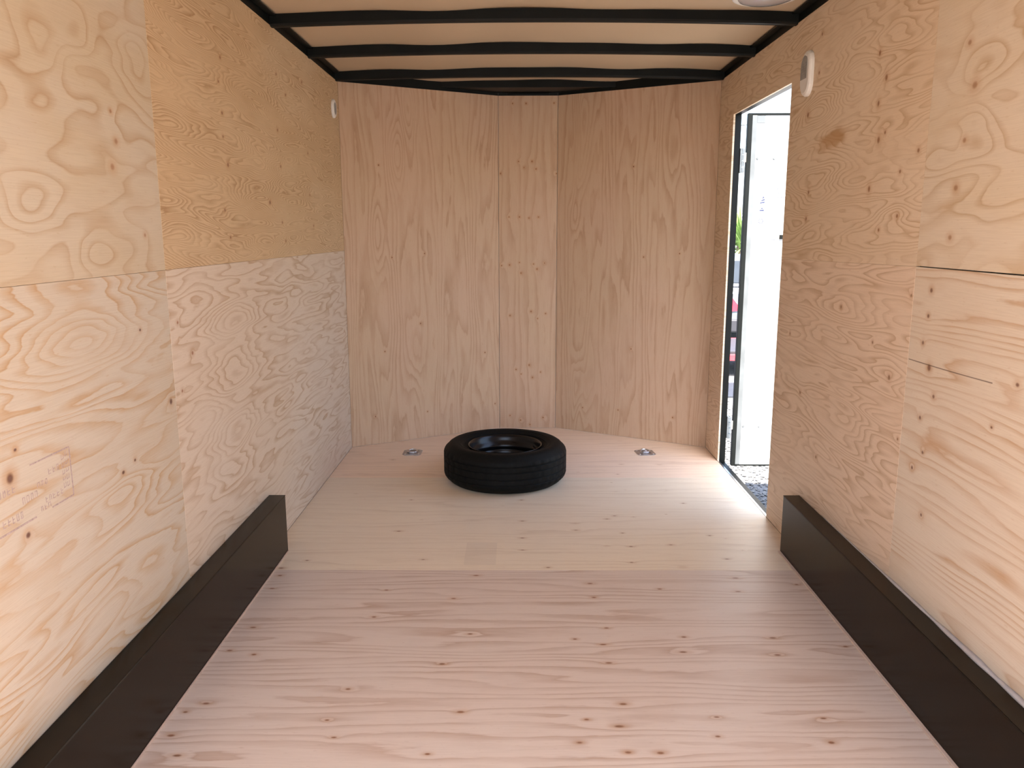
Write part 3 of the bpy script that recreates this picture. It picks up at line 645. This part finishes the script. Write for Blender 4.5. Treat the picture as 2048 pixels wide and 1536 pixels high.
# ------------------------------------------------------------------ outdoors
t = NT('pale_gravel'); tc = t.n.new('ShaderNodeTexCoord').outputs['Object']
vo = t.n.new('ShaderNodeTexVoronoi'); vo.inputs['Scale'].default_value = 28; t.l.new(tc, vo.inputs['Vector'])
nz = t.noise(tc, 3.0, 4.0)
c_ = t.mix(t.sep(vo.outputs['Color'])[0], (.095, .095, .092), (.20, .197, .19)); c_ = t.mix(t.smooth(nz, .3, .7), c_, (.145, .142, .138))
t.put(t.b.inputs['Base Color'], c_); t.b.inputs['Roughness'].default_value = .9; t.bump(vo.outputs['Distance'], .6, .02); M_GRAVEL = t.m
bm = bmesh.new(); N = 40
gv = [[bm.verts.new((-90 + 180 * i / N, -60 + 180 * j / N, GZ)) for i in range(N + 1)] for j in range(N + 1)]
for j in range(N):
    for i in range(N): bm.faces.new((gv[j][i], gv[j][i + 1], gv[j + 1][i + 1], gv[j + 1][i]))
ground = from_bm('ground', bm, M_GRAVEL); tag(ground, kind='structure')
M_STONE = simple('gravel_stone', (.15, .147, .14), .85, 0, .3, 9, .35)
bm = bmesh.new(); rs = random.Random(11)
base = [(0, 0, 1), (.9, 0, .25), (.28, .86, .3), (-.73, .53, .2), (-.73, -.53, .3), (.28, -.86, .2), (0, 0, -.6)]
for _ in range(6500):
    y = 4.6 + 4.3 * rs.random() ** 1.3; x = 1.25 + (1.0 + .45 * (y - 4.6)) * rs.random(); r = rs.uniform(.006, .019); a = rs.uniform(0, 6.28)
    vv = [bm.verts.new((x + r * (p[0] * math.cos(a) - p[1] * math.sin(a)) * rs.uniform(.8, 1.3), y + r * (p[0] * math.sin(a) + p[1] * math.cos(a)) * rs.uniform(.8, 1.3), GZ + .3 * r + r * p[2] * .7)) for p in base]
    for i in range(1, 6):
        j = i % 5 + 1; bm.faces.new((vv[0], vv[i], vv[j])); bm.faces.new((vv[6], vv[j], vv[i]))
st = from_bm('gravel', bm, M_STONE); tag(st, 'loose pale gravel stones on the ground outside the side doorway', 'gravel', None, 'stuff')

def place(e, objs):
    for o in objs: o.parent = e
M_CAR = simple('grey_car_paint', (.20, .22, .25), .28, .35, .5, 3, .05)
M_GLASSD = simple('dark_car_glass', (.02, .025, .03), .08, 0, .6, 4, .1)
M_RED = simple('red_lens', (.62, .03, .05), .25, 0, .5, 9, .1)
M_REDP = simple('red_paint', (.55, .04, .05), .4, 0, .5, 9, .1)
M_DARKP = simple('dark_bumper', (.03, .03, .035), .5, 0, .4, 9, .1)
M_LEAF = simple('yucca_leaf', (.16, .25, .07), .6, 0, .3, 7, .35)
M_TAN = simple('weathered_pole', (.22, .16, .11), .8, 0, .2, 6, .25)

def wheel(parent, x, y, z, r, w, axis='x'):
    bm = bmesh.new(); lathe(bm, [(r * .60, -w / 2), (r * .93, -w / 2), (r, -w * .32), (r, w * .32), (r * .93, w / 2), (r * .60, w / 2)], 28, None, True)
    rot = Matrix.Rotation(PI / 2, 4, 'Y')
    bmesh.ops.transform(bm, matrix=Matrix.Translation((x, y, z)) @ rot, verts=bm.verts); wo_ = from_bm('wheel', bm, M_RUBBER, parent, True)
    bm = bmesh.new(); lathe(bm, [(.0, -w * .30), (r * .25, -w * .36), (r * .5, -w * .3), (r * .60, -w * .48), (r * .60, w * .48), (r * .5, w * .3), (r * .25, w * .36), (.0, w * .30)], 20, None, False)
    bmesh.ops.remove_doubles(bm, verts=bm.verts, dist=1e-5)
    bmesh.ops.transform(bm, matrix=Matrix.Translation((x, y, z)) @ rot, verts=bm.verts); from_bm('hub', bm, M_ALU, wo_, True)

def car(x, y, rz, label):
    e = empty('car', (x, y, GZ), rz)         # rear faces -y in local space
    bm = bmesh.new()
    prof = [(0.02, .42), (0.0, .62), (.05, .90), (.12, 1.00), (.95, 1.02), (3.0, 1.0), (4.1, .86), (4.45, .70), (4.5, .45), (4.42, .28), (3.95, .26), (3.78, .52), (3.50, .62), (3.2, .52), (3.05, .26), (1.30, .26), (1.13, .52), (.86, .62), (.58, .52), (.42, .26), (.10, .28)]
    prism(bm, prof, 'x', -.88, .88); bmesh.ops.recalc_face_normals(bm, faces=bm.faces)
    bmesh.ops.bevel(bm, geom=[ed for ed in bm.edges if abs(ed.verts[0].co.x - ed.verts[1].co.x) < 1e-4 and ed.verts[0].co.z > .6 and ed.verts[1].co.z > .6], offset=.05, segments=2, affect='EDGES')
    from_bm('body', bm, M_CAR, e)
    bm = bmesh.new()
    cab = [(.10, 1.01), (.55, 1.42), (.90, 1.49), (2.1, 1.47), (2.45, 1.40), (3.15, 1.01)]
    A = [bm.verts.new((-.84 + .22 * max(0, (p[1] - 1.0) / .5), p[0], p[1])) for p in cab]; B = [bm.verts.new((-v.co.x, v.co.y, v.co.z)) for v in A]
    bm.faces.new(A); bm.faces.new(B[::-1])
    for i in range(6): j = (i + 1) % 6; bm.faces.new((A[i], B[i], B[j], A[j]))
    from_bm('cabin', bm, M_CAR, e)
    bm = bmesh.new(); o1 = Vector((0, -.012, .011))
    q = [Vector((-.72, .155, 1.06)), Vector((.72, .155, 1.06)), Vector((.60, .52, 1.392)), Vector((-.60, .52, 1.392))]
    a = [bm.verts.new(p + o1) for p in q]; b = [bm.verts.new(p - o1 * .5) for p in q]
    bm.faces.new(a); bm.faces.new(b[::-1])
    for i in range(4): j = (i + 1) % 4; bm.faces.new((a[i], b[i], b[j], a[j]))
    from_bm('rear_window', bm, M_GLASSD, e)
    for s in (-1, 1):
        bm = bmesh.new()
        for pts in ([(.62, 1.06), (.95, 1.40), (1.55, 1.42), (1.55, 1.06)], [(1.62, 1.06), (1.62, 1.42), (2.35, 1.36), (2.85, 1.06)]):
            a = [bm.verts.new((s * (.848 - .22 * max(0, (p[1] - 1.0) / .5)), p[0], p[1])) for p in pts]; b = [bm.verts.new((v.co.x - s * .03, v.co.y, v.co.z)) for v in a]
            bm.faces.new(a); bm.faces.new(b[::-1])
            for i in range(4): j = (i + 1) % 4; bm.faces.new((a[i], b[i], b[j], a[j]))
        from_bm('side_window', bm, M_GLASSD, e)
        bm = bmesh.new(); prism(bm, [(s * .86, .60), (s * .86, .86), (s * .62, .84), (s * .46, .64)], 'y', -.012, .12); from_bm('tail_light', bm, M_RED, e)
    boxo('bumper', (-.87, .87, -.07, .10, .30, .50), M_DARKP, e, .02)
    boxo('number_plate', (-.26, .26, -.016, .005, .64, .76), M_WHITE, e, .003)
    for sx in (-.80, .80):
        for yy_ in (.86, 3.50): wheel(e, sx, yy_, .33, .33, .21)
    tag(e, label, 'car'); return e
car(3.95, 12.75, -.10, 'grey car with red tail lights parked outside beyond the open side door')

def utrailer():
    e = empty('utility_trailer', (3.2, 10.35, GZ), -.06)
    boxo('deck', (-1.1, 1.1, .0, 1.35, .30, .34), M_DARKP, e, .004)
    for y in (-.035, 1.352): boxo('side_rail', (-1.1, 1.1, y, y + .033, .22, .30) if y < 0 else (-1.1, 1.1, y, y + .033, .22, .34), M_REDP, e, .004)
    for x in (-1.14, 1.102): boxo('end_rail', (x, x + .036, -.03, 1.38, .26, .34), M_REDP, e, .004)
    bm = bmesh.new(); cyl(bm, (-1.14, .65, .30), (-2.2, .65, .32), .035, None, 12); from_bm('tongue', bm, M_DARKP, e)
    bm = bmesh.new(); cyl(bm, (-2.1, .65, .30), (-2.1, .65, .0), .03, .04, 12); from_bm('jack', bm, M_ALU, e)
    for y in (-.15, 1.50):
        bm = bmesh.new(); lathe(bm, [(.12, -.07), (.22, -.07), (.235, -.045), (.235, .045), (.22, .07), (.12, .07)], 24, None, True)
        bmesh.ops.transform(bm, matrix=Matrix.Translation((.1, y, .235)) @ Matrix.Rotation(PI / 2, 4, 'X'), verts=bm.verts); from_bm('wheel', bm, M_RUBBER, e, True)
    boxo('axle', (.07, .13, -.10, 1.45, .205, .255), M_DARKP, e)
    tag(e, 'low flat utility trailer with red rails on the gravel in front of the grey car', 'trailer'); return e
utrailer()
shade_slab = boxo('shadow_slab', (-.55, .75, -.42, .42, .0, .022), simple('ground_shadow_tone', (.028, .032, .042), .7, 0, .3, 14, .15), None, .004)  # thin dark slab stands in for a shadow across the gravel
shade_slab.location = (2.55, 9.45, GZ + .001); tag(shade_slab, 'dark slab standing in for a shadow on the gravel beyond the doorway gap', 'mat')

def cargo(x, y, rz, label):
    e = empty('cargo_trailer', (x, y, GZ), rz)
    boxo('box_body', (-2.4, 2.4, 0, 2.0, .45, 2.25), simple('pale_trailer_skin', (.62, .64, .66), .4, 0, .5, 3, .03), e, .03)
    boxo('lower_trim', (-2.42, 2.42, -.012, 2.012, .40, .62), M_ALUP, e, .004)
    boxo('roof_trim', (-2.42, 2.42, -.012, 2.012, 2.235, 2.30), M_ALUP, e, .004)
    for s in (-.40, .42):
        wheel_bm = bmesh.new(); lathe(wheel_bm, [(.2, -.09), (.31, -.09), (.33, -.06), (.33, .06), (.31, .09), (.2, .09)], 24, None, True)
        bmesh.ops.transform(wheel_bm, matrix=Matrix.Translation((s, .0, .33)) @ Matrix.Rotation(PI / 2, 4, 'X'), verts=wheel_bm.verts); from_bm('wheel', wheel_bm, M_RUBBER, e, True)
    boxo('fender', (-.85, .87, -.13, .0, .62, .72), M_ALUP, e, .01)
    tag(e, label, 'trailer'); return e
cargo(6.2, 21.5, .05, 'pale enclosed cargo trailer far behind the grey car')

def yucca(x, y, label):
    e = empty('yucca', (x, y, GZ))
    bm = bmesh.new(); cyl(bm, (0, 0, 0), (.05, 0, 1.55), .13, .10, 12); from_bm('trunk', bm, M_TAN, e)
    r = random.Random(4); bm = bmesh.new()
    for k in range(110):
        a = r.uniform(0, 6.28); el = r.uniform(-.5, 1.45); L = r.uniform(.7, 1.05)
        d = Vector((math.cos(a) * math.cos(el), math.sin(a) * math.cos(el), math.sin(el))); s = d.cross(Vector((0, 0, 1))).normalized() * .028; up = s.cross(d).normalized() * .008
        o = Vector((.05, 0, 1.5 + r.uniform(-.15, .2)))
        p = [o - s * .6, o + s * .6, o + d * L * .5 + s - Vector((0, 0, .02)), o + d * L * .5 - s - Vector((0, 0, .02)), o + d * L - Vector((0, 0, .12))]
        v = [bm.verts.new(q + up) for q in p]; w = [bm.verts.new(q - up) for q in p]
        for f in ((0, 1, 2, 3), (3, 2, 4)): bm.faces.new([v[i] for i in f]); bm.faces.new([w[i] for i in f[::-1]])
        for i, j in ((0, 1), (1, 2), (2, 4), (4, 3), (3, 0)): bm.faces.new((v[i], w[i], w[j], v[j]))
    f = from_bm('leaves', bm, M_LEAF, e); f['kind'] = 'stuff'
    tag(e, label, 'plant')
yucca(4.85, 18.2, 'spiky green yucca growing outside between the parked trailers')

# power line: two poles with a sagging wire
pl_ = empty('power_line', (6.0, 26.0, GZ))
for x in (-14.0, 7.5):
    bm = bmesh.new(); cyl(bm, (x, 0, 0), (x, 0, 6.1), .15, .10, 14); pole = from_bm('pole', bm, M_TAN, pl_)
    boxo('crossarm', (x - .06, x + .06, -.8, .8, 5.6, 5.72), M_TAN, pole)
bm = bmesh.new(); pts = [Vector((-14 + 21.5 * i / 24, 0, 5.67 - .95 * (1 - (2 * i / 24 - 1) ** 2) + .35 * (i / 24))) for i in range(25)]
for a, b in zip(pts, pts[1:]): cyl(bm, a, b, .012, None, 6, False)
from_bm('wire', bm, M_SUB, pl_)
tag(pl_, 'dark overhead wire strung between wooden poles across the pale sky', 'power line')
